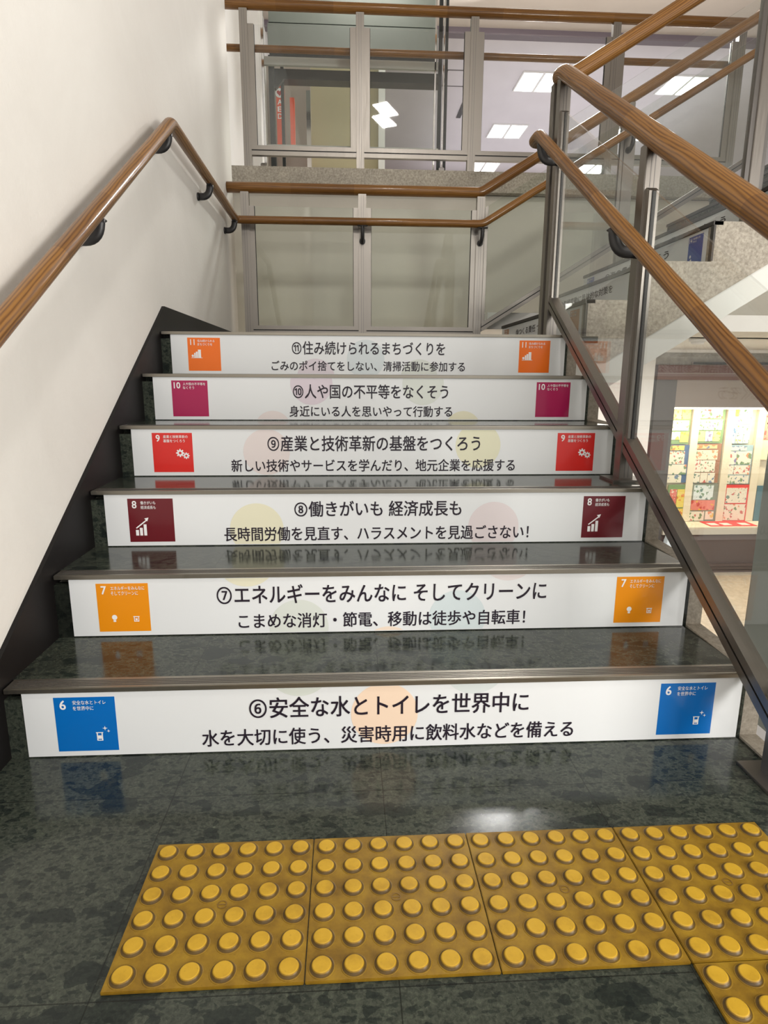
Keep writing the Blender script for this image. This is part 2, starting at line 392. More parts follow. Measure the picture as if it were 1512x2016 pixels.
# ------------------------------------------------------------------ setting
b = MB().box(-0.6, XK, -8.0, 0.0, -0.25, 0.0); struct('floor', b, GRANITE)
b = MB().box(-0.45, XW, -8.0, 3.56, -0.3, 5.0); struct('wall_left', b, PLASTER)
b = MB().box(-0.60, -0.30, 3.56, 14.6, -1.8, 5.0); struct('wall_left_upper', b, WHITE)
b = MB().box(-0.5, 9.5, 4.12, 4.30, 1.24, 2.34); struct('wall_bulkhead', b, PLASTER_B)
b = MB().box(-0.5, 10.0, YU - 0.06, 14.6, 2.345, ZU - 0.01); b.box(X12 + 7 * T + 0.03, 10.0, YS, YU - 0.06, 2.345, ZU - 0.01); struct('floor_upper', b, CONC)
b = MB().box(-0.5, 12, 7.25, 14.6, 5.0, 5.15); struct('ceiling_upper', b, PINKISH)
b = MB().box(-0.6, 12, -8.0, 7.16, 5.0, 5.15); struct('ceiling_stairwell', b, BEIGE_CEIL)
b = MB().box(-0.3, 12, 7.13, 7.25, 4.93, 5.0); struct('trim_1', b, flat('violet grey trim', (0.17, 0.14, 0.17), 0.6))
b = MB().box(-0.6, 12, 14.6, 14.8, 2.4, 5.1); struct('wall_back', b, m_plaster('rose painted wall', (0.62, 0.46, 0.46), (0.66, 0.50, 0.50), 0.7, 0.05))
b = MB().box(-0.5, 12, -4.0, 9.0, ZD - 0.15, ZD); struct('floor_lower', b, LFLOOR)
b = MB().box(X12 - 0.1, 12, 3.42, 9.0, 1.24, 1.36); struct('ceiling_lower', b, WHITE)
b = MB().box(-0.5, 4.56, 6.55, 6.75, ZD, 1.24); struct('wall_lower', b, WHITE)
b = MB().box(4.56, 12, 6.60, 6.95, at(1400, 719, Y=6.6).z + 0.002, 1.205)
struct('wall_lower_beam', b, m_concrete('grey beam concrete', (0.22, 0.21, 0.18), (0.36, 0.34, 0.30), 15))
b = MB().box(4.56, 12, 6.56, 6.95, 1.205, 1.24); struct('trim_2', b, WHITE)
p = at(1475, 1160, X=2.2)
b = MB().box(2.2, 2.75, -0.5, p.y, -0.39, 1.25); struct('pillar_grey', b, GREYP)
b = MB().box(2.2, 2.75, -0.5, p.y - 0.10, -0.47, -0.39); struct('trim_3', b, flat('white kerb paint', (0.85, 0.86, 0.9), 0.5))
b = MB().box(2.22, 2.75, -0.5, p.y - 0.12, ZD, -0.47); struct('pillar_base', b, BROWN)
# black skirting on the wall along the stair
fr = ((XW, 0, 0), (0, 1, 0))
zt = lambda y: 0.2466 + k61 * y
pts = [(-4.0, 0.0), (-0.45, 0.0), (-0.35, 0.0), (0, 0.0)]
prof = [(-8.0, -0.1), (0.0, -0.1), (1.50, 0.85), (3.55, 0.85), (3.55, 1.190), (1.560, 1.190), (-0.24, zt(-0.24)), (-8.0, zt(-0.24))]
b = MB().prism(fr, prof, 0.0, XL - XW); struct('baseboard_left', b, STRINGER)
# ------------------------------------------------------------------ staircase
st = empty('staircase', (0, 0, 0), 0, 'dark green stone stair of six risers rising from the floor to the landing', 'staircase')
bd = MB(); prof = [(0, -0.2)]
for i in range(6):
    prof += [(i * T + 0.03, i * H), (i * T + 0.03, (i + 1) * H - 0.03)]
prof += [(3.36, ZL - 0.03), (3.36, 0.93), (1.5, 0.62), (0.3, -0.2)]
prof[0] = (0.03, -0.2); prof.pop(1); prof.insert(1, (0.03, 0.0))
bd.prism(((0, 0, 0), (0, 1, 0)), prof, XL, XK); bd.build('stair_body', PLASTER_B, st)
for i in range(6):
    y, z = i * T, (i + 1) * H
    MB().box(XL, XK, y, y + 0.03, i * H, z - 0.028).build('riser', GRANITE, st)
    y1 = (i + 1) * T + 0.005 if i < 5 else 3.36
    MB().box(XL, XK if i < 5 else X12 - 0.0, y + 0.046, y1, z - 0.03, z).build('tread' if i < 5 else 'landing', GRANITE, st)
    n = MB().box(XL + 0.004, XK + 0.012, y - 0.006, y + 0.046, z - 0.0105, z + 0.0015)
    n = n.build('nosing', NOSE, st, 0.0012)
    g = MB()
    for q in (0.006, 0.014, 0.022, 0.030): g.box(XL + 0.02, XK, y + q, y + q + 0.0028, z + 0.0012, z + 0.0021)
    g.build('grip_groove', GROOVE, n)
kb = MB(); prof = [(-8.0, -0.25), (-8.0, 0.006)]
for i in range(6):
    prof += [(i * T + 0.004, i * H + 0.006), (i * T + 0.004, (i + 1) * H - 0.003)]
prof += [(1.70, ZL - 0.003), (1.70, 0.80), (0.25, -0.25)]
kb.prism(((0, 0, 0), (0, 1, 0)), prof, XK, XO); kb.build('kerb', KERB, st)

# upper flight, turning along +x
s2 = empty('staircase', (X12, 0, ZL), 0, 'upper stair turning beside the landing with washed concrete side and white underside', 'staircase')
def P2(x, y, z): return Vector((x - X12, y, z - ZL))
N2 = 8
prof = [(0, -0.115), (0, H)]
prof = [(1.665 - X12, -0.111), (1.665 - X12, 0.0), (0, 0.0)]
for k in range(N2):
    prof += [(k * T, (k + 1) * H), ((k + 1) * T, (k + 1) * H)]
xe = N2 * T
lowc = lambda x: max(-0.111, -0.111 + k61 * (x - 0.113))
prof += [(xe, lowc(xe)), (0.113, -0.111)]
MB().prism(((0, YS, 0), (1, 0, 0)), prof, 0.0, -0.05).build('side_face', CONC, s2)
prof = [(-0.25, -0.10), (0.12, -0.10), (xe, lowc(xe) + 0.01), (xe, lowc(xe) - 0.125), (0.275, -0.111 + 0.0), (0.2, -0.235), (-0.25, -0.235)]
prof = [(-0.135, -0.10), (0.10, -0.10), (xe, lowc(xe) + 0.01), (xe, lowc(xe) - 0.125), (0.13, -0.235), (-0.135, -0.235)]
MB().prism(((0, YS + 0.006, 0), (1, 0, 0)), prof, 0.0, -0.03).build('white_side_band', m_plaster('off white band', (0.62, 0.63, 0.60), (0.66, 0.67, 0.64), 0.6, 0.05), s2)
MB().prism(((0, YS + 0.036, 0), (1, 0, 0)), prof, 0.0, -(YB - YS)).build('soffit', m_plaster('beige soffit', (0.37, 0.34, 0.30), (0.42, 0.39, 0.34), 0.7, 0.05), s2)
for k in range(N2):
    x, z = k * T, (k + 1) * H
    MB().box(x + 0.002, x + 0.03, YS + 0.05, YB + 0.03, k * H, z - 0.02).build('riser', GRANITE, s2)
    MB().box(x + 0.04, x + T + 0.005, YS + 0.05, YB + 0.03, z - 0.03, z).build('tread', GRANITE, s2)
    MB().box(x - 0.006, x + 0.042, YS + 0.0, YB + 0.03, z - 0.016, z + 0.002).build('nosing', GROOVE, s2)
    MB().box(x - 0.004, x + 0.006, YS - 0.004, YS + 0.022, k * H + 0.003, z - 0.016).build('edge_strip', GROOVE, s2)

# ------------------------------------------------------------------ riser banners
PAST = {}
def pastel(rgb):
    if rgb not in PAST: PAST[rgb] = flat('pale print %d' % len(PAST), tuple(0.82 * a + 0.18 * v for a, v in zip(srgb(*rgb), (0.74, 0.765, 0.785))), 0.33, coat=0.25)
    return PAST[rgb]
BW, BH = X1 - X0, 0.1655
PY, TY = -0.0012, -0.0018
def clip_disc(cx, cz, r, x0, x1, z0, z1, n=44):
    pts = [(cx + r * math.cos(2 * math.pi * i / n), cz + r * math.sin(2 * math.pi * i / n)) for i in range(n)]
    for ax, lim, sgn in ((0, x0, 1), (0, x1, -1), (1, z0, 1), (1, z1, -1)):
        out = []
        for i in range(len(pts)):
            a, c = pts[i], pts[(i + 1) % len(pts)]
            ia, ic = (a[ax] - lim) * sgn >= 0, (c[ax] - lim) * sgn >= 0
            if ia: out.append(a)
            if ia != ic:
                t = (lim - a[ax]) / (c[ax] - a[ax]); out.append((a[0] + (c[0] - a[0]) * t, a[1] + (c[1] - a[1]) * t))
        pts = out
        if not pts: return None
    return pts
def sparkle(mb, cx, cz, r, y):
    pts = []
    for i in range(8):
        q = r if i % 2 == 0 else r * 0.28
        pts.append((cx + q * math.sin(i * math.pi / 4), cz + q * math.cos(i * math.pi / 4)))
    mb.poly(pts, y)
def gear(mb, cx, cz, r, y):
    n = 8; pts = []
    for i in range(n):
        for da, q in ((-0.30, 0.72), (-0.20, 1.0), (0.20, 1.0), (0.30, 0.72)):
            a = 2 * math.pi * (i + da) / n; pts.append((cx + r * q * math.cos(a), cz + r * q * math.sin(a)))
    hole = [(cx + r * 0.33 * math.cos(2 * math.pi * i / 32), cz + r * 0.33 * math.sin(2 * math.pi * i / 32)) for i in range(32)]
    for i in range(32):
        j = (i + 1) % 32
        mb.poly([pts[i], pts[j], hole[j], hole[i]], y)
def symbol(no, mb, x, z, s, y):
    f = lambda a, c: (x + a * s, z + c * s)
    kk = [0]
    def rect(a0, a1, c0, c1):
        kk[0] += 1; mb.poly([f(a0, c0), f(a1, c0), f(a1, c1), f(a0, c1)], y - 0.00012 * kk[0])
    if no == 6:
        rect(0.655, 0.675, 0.19, 0.345); rect(0.735, 0.755, 0.19, 0.345); rect(0.675, 0.735, 0.19, 0.205); rect(0.645, 0.765, 0.335, 0.35)
        rect(0.675, 0.735, 0.225, 0.29)
        sparkle(mb, *f(0.80, 0.42), 0.045 * s, y); sparkle(mb, *f(0.855, 0.365), 0.032 * s, y)
    elif no == 7:
        mb.disc(*f(0.31, 0.30), 0.052 * s, y, 20); rect(0.285, 0.335, 0.205, 0.245)
        rect(0.685, 0.785, 0.205, 0.222); rect(0.685, 0.700, 0.205, 0.31); rect(0.770, 0.785, 0.205, 0.31); rect(0.675, 0.795, 0.30, 0.318); rect(0.715, 0.755, 0.235, 0.275)
    elif no == 8:
        for a, c in ((0.14, 0.28), (0.23, 0.33), (0.32, 0.41)): rect(a, a + 0.065, 0.15, c)
        a0, a1 = f(0.145, 0.33), f(0.385, 0.52)
        mb.poly([(a0[0], a0[1]), (a0[0] + 0.018 * s, a0[1] - 0.02 * s), (a1[0] + 0.01 * s, a1[1] - 0.03 * s), (a1[0] - 0.01 * s, a1[1] - 0.01 * s)], y)
        mb.poly([f(0.345, 0.545), f(0.44, 0.565), f(0.405, 0.475)], y)
    elif no == 11:
        rect(0.10, 0.44, 0.385, 0.40); rect(0.31, 0.40, 0.40, 0.64); rect(0.245, 0.30, 0.40, 0.58); rect(0.19, 0.235, 0.40, 0.54)
        mb.disc(*f(0.145, 0.455), 0.035 * s, y, 16); rect(0.138, 0.152, 0.40, 0.43)
    elif no == 14:
        for a, c in ((0.2, 0.3), (0.25, 0.15)): mb.disc(*f(a, c), 0.06 * s, y, 14)
ICON = {6: ((1, 104, 186), ['安全な水とトイレ', 'を世界中に'], 0.30, 0.86), 7: ((231, 143, 12), ['エネルギーをみんなに', 'そしてクリーンに'], 0.27, 0.94),
        8: ((98, 8, 24), ['働きがいも', '経済成長も'], 0.28, 0.62), 9: ((214, 38, 32), ['産業と技術革新の', '基盤をつくろう'], 0.27, 0.90),
        10: ((166, 13, 80), ['人や国の不平等を', 'なくそう'], 0.31, 0.95), 11: ((238, 112, 18), ['住み続けられる', 'まちづくりを'], 0.30, 0.84),
        12: ((176, 112, 50), ['つくる責任', 'つかう責任'], 0.3, 0.7), 13: ((70, 118, 62), ['気候変動に', '具体的な対策を'], 0.3, 0.8),
        14: ((20, 70, 160), ['海の豊かさを', '守ろう'], 0.3, 0.8), 15: ((80, 160, 60), ['陸の豊かさも', '守ろう'], 0.3, 0.8)}
IM = {k: flat('icon ink %d' % k, srgb(*v[0]), 0.33, coat=0.25) for k, v in ICON.items()}
def icon(no, root, x, z, s):
    pn = MB().box(x, x + s, PY, -0.0008, z, z + s).build('icon_panel', IM[no], root)
    y = TY
    cap = ICON[no]
    text('numeral', str(no), WHITEINK, pn, x + (0.145 if no < 10 else 0.155) * s, z + 0.865 * s, y, w=(0.095 if no < 10 else 0.125 if no == 11 else 0.175) * s, h=0.165 * s, bold=0.016)
    n0, n1 = len(cap[1][0]), len(cap[1][1]); w0 = (cap[3] - cap[2]); ch = w0 / max(n0, n1)
    for i, (tx, nn) in enumerate(zip(cap[1], (n0, n1))):
        text('caption', tx, WHITEINK, pn, x + (cap[2] + ch * nn / 2) * s, z + (0.905 - 0.105 * i) * s, y, w=ch * nn * s * 0.97, h=0.078 * s, bold=0.008)
    if no == 9:
        for a_, c_, r_ in ((0.68, 0.49, 0.105), (0.83, 0.42, 0.085)):
            gm = MB(); gear(gm, x + a_ * s, z + c_ * s, r_ * s, y); gm.build('gear', WHITEINK, pn)
        return
    sm = MB(); symbol(no, sm, x, z, s, y)
    if len(sm.bm.faces): sm.build('symbol', WHITEINK, pn)
    else: sm.bm.free()
def banner(no, loc, rz, head, sub, label, dots=()):
    """head/sub = (text, x0, x1, z centre, height) in the banner's own metres"""
    root = empty('riser_banner', loc, rz, label, 'banner', 'printed goal banners on the stair risers')
    MB().box(0, BW, -0.0008, 0.0, 0, BH).build('vinyl_strip', VINYL, root)
    for cx, cz, r, col in dots:
        pts = clip_disc(cx, cz, r, 0.002, BW - 0.002, 0.002, BH - 0.002)
        if pts: MB().poly(pts, -0.0011).build('pale_disc', pastel(col), root)
    for nm, t in (('headline', head), ('subline', sub)):
        if t: text(nm, t[0], INK, root, (t[1] + t[2]) / 2, t[3], TY, w=t[2] - t[1], h=t[4], bold=0.011)
    icon(no, root, 0.071, 0.0125, 0.140); icon(no, root, 1.532, 0.0125, 0.140)
    return root
rows = [
 (6, '⑥安全な水とトイレを世界中に', 491, 1040, 1387, 44, '水を大切に使う、災害時用に飲料水などを備える', 398, 1127, 1443, 36, 'white vinyl banner with bright blue icon squares numbered 6, on the bottom riser',
  [(757, 1405, 66, (240, 210, 180)), (588, 1308, 66, (205, 212, 203)), (935, 1304, 66, (205, 214, 214))]),
 (7, '⑦エネルギーをみんなに そしてクリーンに', 427, 1075, 1166, 38, 'こまめな消灯・節電、移動は徒歩や自転車！', 470, 1033, 1218, 31, 'white vinyl banner with amber yellow icon squares numbered 7, on the second riser up',
  [(484, 1095, 61, (224, 220, 190)), (589, 1235, 58, (208, 214, 206)), (900, 1215, 57, (200, 214, 218)), (765, 1286, 58, (236, 214, 192)), (1003, 1085, 60, (218, 208, 208))]),
 (8, '⑧働きがいも 経済成長も', 580, 908, 1001, 31, '長時間労働を見直す、ハラスメントを見過ごさない！', 442, 1040, 1049, 28, 'white vinyl banner with dark maroon icon squares numbered 8, on the third riser up',
  [(506, 1042, 52, (222, 218, 186)), (971, 1037, 51, (218, 206, 208))]),
 (9, '⑨産業と技術革新の基盤をつくろう', 527, 945, 873, 30, '新しい技術やサービスを学んだり、地元企業を応援する', 456, 1013, 916, 24, 'white vinyl banner with scarlet red icon squares numbered 9, on the fourth riser up',
  [(525, 890, 45, (222, 210, 208)), (941, 877, 45, (220, 218, 184))]),
 (10, '⑩人や国の不平等をなくそう', 577, 882, 771, 27, '身近にいる人を思いやって行動する', 570, 890, 810, 21, 'white vinyl banner with magenta icon squares numbered 10, on the fifth riser up',
  [(613, 755, 41, (210, 196, 208)), (833, 756, 41, (206, 212, 204)), (538, 845, 36, (222, 210, 208)), (911, 845, 36, (218, 214, 182))]),
 (11, '⑪住み続けられるまちづくりを', 575, 876, 686, 25, 'ごみのポイ捨てをしない、清掃活動に参加する', 535, 915, 721, 19, 'white vinyl banner with orange icon squares numbered 11, on the topmost riser under the landing',
  [(720, 707, 37, (200, 210, 214)), (622, 744, 37, (212, 200, 210)), (825, 745, 37, (206, 212, 204))]),
]
for i, (no, h1, a, c, yy, hh, h2, a2, c2, yy2, hh2, lab, dots) in enumerate(rows):
    Y = i * T - 0.0005; z0 = i * H + 0.003
    loc = (X0, Y, z0); sc = (at(800, yy, Y=Y).x - at(700, yy, Y=Y).x) / 100
    def lx(px, py): q = at(px, py, Y=Y); return q.x - X0, q.z - z0
    A, B_ = lx(a, yy), lx(c, yy); A2, B2 = lx(a2, yy2), lx(c2, yy2)
    dd = [(*lx(cx, cy), r * sc, col) for cx, cy, r, col in dots]
    banner(no, loc, 0, (h1, A[0], B_[0], (A[1] + B_[1]) / 2, hh * sc), (h2, A2[0], B2[0], (A2[1] + B2[1]) / 2, hh2 * sc), lab, dd)
up_rows = [(12, '⑫つくる責任 つかう責任', 'ごみを減らし、ものを大切に使う', 'banner with brown icon squares numbered 12, on the lowest riser of the upper stair'),
           (13, '⑬気候変動に具体的な対策を', '緑化や省エネに取り組む', 'banner with green icon squares numbered 13, on the second riser of the upper stair'),
           (14, '⑭海の豊かさを守ろう', '川や海をきれいにする', 'banner with deep blue icon squares numbered 14, on the third riser of the upper stair'),
           (15, '⑮陸の豊かさも守ろう', '', 'banner with leaf green icon squares numbered 15, on the fourth riser of the upper stair')]
for k, (no, h1, h2, lab) in enumerate(up_rows):
    rt_ = banner(no, (X12 + k * T + 0.0015, YS + 0.024 + BW * 0.945, ZL + k * H + 0.002), -math.pi / 2,
                 (h1, 0.42, 1.32, 0.112, 0.045), None, lab)
    rt_.scale = (0.945, 1, 0.96)

# ------------------------------------------------------------------ balustrades
def post(root, x, y, z0, z1, w=0.05, d=0.05, plate=0.12, along='y'):
    o = MB().box(x - w / 2, x + w / 2, y - d / 2, y + d / 2, z0, z1)
    o = o.build('post', STEEL, root, 0.002)
    g = MB()
    if along == 'y':
        g.box(x - w * 0.16, x - w * 0.10, y - d / 2 - 0.0006, y + d / 2 + 0.0006, z0 + 0.012, z1 - 0.01); g.box(x + w * 0.10, x + w * 0.16, y - d / 2 - 0.0006, y + d / 2 + 0.0006, z0 + 0.012, z1 - 0.01)
    if along == 'y': g.build('slot', DSTEEL, o)
    else: g.bm.free()
    if plate:
        MB().box(x - plate / 2, x + plate / 2, y - plate / 2, y + plate / 2, z0, z0 + 0.008).build('base_plate', STEEL, o, 0.001)
    return o
def pane(root, fr, s0, s1, zb, zt_, glass, n=0.0, ch=0.022, fh=0.062, fm=None):
    """framed glass between s0 and s1; zb, zt_ are functions of s for the underside of the frame and the glass top"""
    m = MB()
    for c0, c1 in ((0.0, fh * 0.44), (fh * 0.56, fh)) if fh > 0.02 else ():
        m.prism(fr, [(s0, zb(s0) + c0), (s1, zb(s1) + c0), (s1, zb(s1) + c1), (s0, zb(s0) + c1)], n - 0.021, n + 0.021)
    for a, c in ((s0, s0 + ch), (s1 - ch, s1)):
        m.prism(fr, [(a, zb(a) + fh), (c, zb(c) + fh), (c, zt_(c)), (a, zt_(a))], n - 0.016, n + 0.016)
    if fh <= 0.02:
        m.bm.free(); m = MB(); a, c = s0, s0 + ch
        m2 = MB().prism(fr, [(s1 - ch, zb(s1 - ch) + fh), (s1, zb(s1) + fh), (s1, zt_(s1)), (s1 - ch, zt_(s1 - ch))], n - 0.016, n + 0.016)
        m2.build('pane_frame', fm or STEEL, root)
        m.prism(fr, [(a, zb(a) + fh), (c, zb(c) + fh), (c, zt_(c)), (a, zt_(a))], n - 0.016, n + 0.016)
    f = m.build('pane_frame', fm or STEEL, root)
    g = MB()
    if fh > 0.02: g.prism(fr, [(s0, zb(s0) + 0.004), (s1, zb(s1) + 0.004), (s1, zb(s1) + fh - 0.004), (s0, zb(s0) + fh - 0.004)], n - 0.014, n + 0.014)
    for a, c in ((s0 + ch, s0 + ch + 0.003), (s1 - ch - 0.003, s1 - ch)):
        g.prism(fr, [(a, zb(a) + fh), (c, zb(c) + fh), (c, zt_(c)), (a, zt_(a))], n - 0.006, n + 0.006)
    if fh > 0.02: g.build('gasket', GASKET, f)
    else: g.bm.free()
    q0, q1 = s0 + ch + 0.004, s1 - ch - 0.004
    MB().prism(fr, [(q0, zb(q0) + fh * 0.8), (q1, zb(q1) + fh * 0.8), (q1, zt_(q1)), (q0, zt_(q0))], n - 0.004, n + 0.004).build('glass_pane', glass, root)
def rail(name, pts, rx, ry, parent=None, r=0.05):
    return MB().tube(dense(fillet(pts, r)), rx, ry, 18).build(name, WOOD, parent)
def bracket(parent, wall, tip, plate_n):
    """dark iron arm: round plate on the wall or post, arm curving out and up to the underside of the rail"""
    wall, tip, n = Vector(wall), Vector(tip), Vector(plate_n)
    c = Vector((tip.x, tip.y, wall.z)) if abs(n.z) < 0.5 else tip
    pts = [wall, wall.lerp(c, 0.35)]
    for i in range(1, 9):
        t = i / 8; a = wall.lerp(c, 0.35); pts.append(a * (1 - t) ** 2 + c * 2 * t * (1 - t) + tip * t ** 2)
    o = MB().tube(pts, 0.013, 0.019, 12)
    o.tube([wall - n * 0.001, wall + n * 0.009], 0.021, 0.021, 16)
    side = n.cross(Vector((0, 0, 1)))
    o.tube([tip - side * 0.035, tip + side * 0.035], 0.013, 0.006, 8)
    return o.build('bracket', IRON, parent)

# 1 the stair's own balustrade
xb = 1.63
b1 = empty('balustrade', (0, 0, 0), 0, 'steel and glass balustrade with thick oak top rail beside the stickered stair', 'balustrade')
ztr = lambda y: 1.180 + 0.611 * y
zbf = lambda y: 0.190 + k61 * y
zgt = lambda y: 1.035 + k61 * y
for y, z0 in ((-0.165, 0.0), (0.765, 3 * H)):
    post(b1, xb, y, z0, ztr(y) - 0.028)
post(b1, xb, 1.695, ZL, 2.205); post(b1, xb, 1.785, ZL, 2.205)
frb = ((xb, 0, 0), (0, 1, 0))
for s0, s1 in ((-0.140, 0.740), (0.790, 1.670)):
    pane(b1, frb, s0, s1, zbf, zgt, GLASS)
MB().prism(frb, [(1.719, ZL + 0.16), (1.761, ZL + 0.16), (1.761, ZL + 1.0), (1.719, ZL + 1.0)], -0.012, 0.012).build('infill_strip', DSTEEL, b1)
zr2 = lambda x: 2.232 + k61 * (x - 1.68)
xe2 = X12 + 7 * T + 0.1
rail('top_rail', [(xb, -0.62, ztr(-0.25)), (xb, -0.25, ztr(-0.25)), (xb, 1.70, ztr(1.70)), (xb, 1.785, 2.226), (1.70, 1.785, zr2(1.70)), (xe2, 1.785, zr2(xe2)), (xe2 + 0.5, 1.785, zr2(xe2))], 0.037, 0.034, b1, 0.045)
# 2 its handrail on the walking side
hz = lambda y: 0.928 + 0.609 * y
h1 = empty('handrail', (1.53, 0, 0), 0, 'thin oak handrail on dark iron arms along the sloping glass beside the stair', 'handrail')
rail('rail', [(0, -0.60, hz(-0.22)), (0, -0.22, hz(-0.22)), (0, 1.70, hz(1.70)), (0, 1.80, hz(1.70) - 0.0), (0.11, 1.80, hz(1.70))], 0.0245, 0.0245, h1, 0.03)
for y in (-0.165, 0.765, 1.66):
    bracket(h1, (0.075, y - 0.02, hz(y) - 0.10), (0, y, hz(y) - 0.024), (-1, 0, 0))
# 3 near side of the upper flight
b2 = empty('balustrade', (0, 0, 0), 0, 'balustrade climbing the near edge of the upper stair from the paired corner posts', 'balustrade')
frn = ((0, 1.785, 0), (1, 0, 0))
zbn = lambda x: ZL + H - 0.004 + k61 * (x - X12)
zgn = lambda x: 2.058 + k61 * (x - 1.68)
pp = at(1498, 200, Y=1.785).x
for x in (pp, pp + 0.95):
    post(b2, x, 1.785, ZL + (math.floor((x - X12) / T) + 1) * H, zr2(x) - 0.028, along='x')
for s0, s1 in ((1.66, pp - 0.025), (pp + 0.025, pp + 0.925)):
    pane(b2, frn, s0, s1, zbn, zgn, GLASS, fh=0.012, fm=DSTEEL)
# 4 rear balustrade of the landing and far side of the upper flight
b3 = empty('balustrade', (0, 0, 0), 0, 'glass balustrade across the back of the landing under a level oak top rail', 'balustrade')
frr = ((0, YB, 0), (1, 0, 0))
c2153 = 2.153
px_ = [-0.040, 0.767, 1.600]
for x in px_: post(b3, x, YB, ZL, c2153 - 0.03, w=0.056, plate=0.0)
for s0, s1 in ((px_[0] + 0.028, px_[1] - 0.028), (px_[1] + 0.028, px_[2] - 0.028)):
    pane(b3, frr, s0, s1, lambda s: ZL + 0.105, lambda s: 2.035, GLASS_G, ch=0.034)
zfr = lambda x: 2.151 + k61 * max(0, x - 1.60)
rail('top_rail', [(-0.158, YB, c2153), (1.60, YB, c2153), (xe2 - 0.05, YB, zfr(xe2 - 0.05)), (xe2 + 0.1, YB + 0.05, zfr(xe2))], 0.039, 0.035, b3, 0.03)
b4 = empty('balustrade', (0, 0, 0), 0, 'balustrade climbing the far edge of the upper stair in front of the beige bulkhead', 'balustrade')
for x in (2.62, 3.55):
    post(b4, x, YB, ZL + (math.floor((x - X12) / T) + 1) * H, zfr(x) - 0.03, w=0.056, plate=0.0, along='x')
for s0, s1 in ((1.632, 2.59), (2.65, 3.52)):
    pane(b4, frr, s0, s1, lambda s: 1.205 + 0.62 * (s - 1.617), lambda s: 2.035 + k61 * (s - 1.60), GLASS_G)
# 5 wall handrail, along the landing and up the far side, one continuous oak rail
h2 = empty('handrail', (0, 0, 0), 0, 'thin oak handrail running along the white plaster wall and around the landing', 'handrail')
hl = lambda y: 0.953 + 0.609 * y
zw = hl(1.63); hx = lambda x: 1.927 + k61 * (x - 1.60)
rail('rail', [(-0.09, -1.2, hl(-0.45)), (-0.09, -0.45, hl(-0.45)), (-0.09, 1.63, zw), (-0.09, 3.23, 1.925), (1.60, 3.23, 1.927), (xe2, 3.23, hx(xe2)), (xe2 + 0.2, 3.23, hx(xe2))], 0.0255, 0.0255, h2, 0.035)
for y, z in ((-0.2, hl(-0.2)), (0.70, hl(0.70)), (1.57, hl(1.57)), (2.40, zw - 0.008), (3.16, 1.925)):
    bracket(h2, (XW, y, z - 0.085), (-0.09, y, z - 0.024), (1, 0, 0))
for x in (0.767, 1.60, 2.62, 3.55):
    z = 1.926 if x < 1.61 else hx(x)
    bracket(h2, (x, YB - 0.027, z - 0.11), (x, 3.23, z - 0.024), (0, -1, 0))
# 6 upper floor balustrade
b5 = empty('balustrade', (0, 0, 0), 0, 'upper floor balustrade of steel posts and glass along the concrete slab edge', 'balustrade')
fru = ((0, YU, 0), (1, 0, 0))
ux = [at(485, 200, Y=YU).x, at(709, 200, Y=YU).x, at(930, 200, Y=YU).x, at(1203, 200, Y=YU).x, 3.80]
for x in ux: post(b5, x, YU, ZU - 0.03, 3.60, w=0.062, plate=0.0)
for s0, s1 in zip(ux, ux[1:]):
    pane(b5, fru, s0 + 0.031, s1 - 0.031, lambda s: 2.592, lambda s: 3.50, GLASS_D, ch=0.045, fh=0.07)
rail('top_rail', [(-0.30, YU, 3.634), (3.86, YU, 3.634), (3.86, YB + 0.1, 3.634)], 0.040, 0.036, b5, 0.03)
h3 = empty('handrail', (0, 0, 0), 0, 'lower oak handrail of the upper floor balustrade, passing in front of its steel posts', 'handrail')
rail('rail', [(-0.298, YU + 0.09, 3.380), (3.78, YU + 0.09, 3.380)], 0.026, 0.026, h3)
for x in ux: bracket(h3, (x, YU + 0.029, 3.27), (x, YU + 0.09, 3.355), (0, 1, 0))

# ------------------------------------------------------------------ tactile paving
TX, TYy, TA = 0.2855, -0.6079, 0.0029
baseme = MB().box(0.0008, 0.2992, 0.0008, 0.2992, 0.0, 0.0055)
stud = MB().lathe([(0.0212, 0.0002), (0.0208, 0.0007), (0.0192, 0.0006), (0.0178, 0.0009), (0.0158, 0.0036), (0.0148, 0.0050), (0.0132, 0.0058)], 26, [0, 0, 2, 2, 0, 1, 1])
em = MB()
for i in range(16):
    a0, a1 = 2 * math.pi * i / 16, 2 * math.pi * (i + 1) / 16
    em.bm.faces.new([em.bm.verts.new((r * math.cos(a), r * math.sin(a), 0.0007)) for r, a in ((0.0085, a0), (0.0085, a1), (0.0068, a1), (0.0068, a0))])
em.bm.faces.new([em.bm.verts.new(p) for p in ((-0.007, -0.0008, 0.0007), (0.007, -0.0008, 0.0007), (0.007, 0.0008, 0.0007), (-0.007, 0.0008, 0.0007))])
def tile_at(u, v):
    return (TX + u * math.cos(TA) - v * math.sin(TA), TYy + u * math.sin(TA) + v * math.cos(TA), 0.0)
labs = ['yellow studded tactile tile at the free end of the row near the black skirting', 'yellow studded tactile tile second from the free end of the row',
        'yellow studded tactile tile third from the free end of the row', 'yellow studded tactile tile at the turn of the path, its far studs worn flat',
        'yellow studded tactile tile branching off the row towards the viewer']
EMB = flat('moulded maker ring', (0.15, 0.08, 0.012), 0.5)
first = None
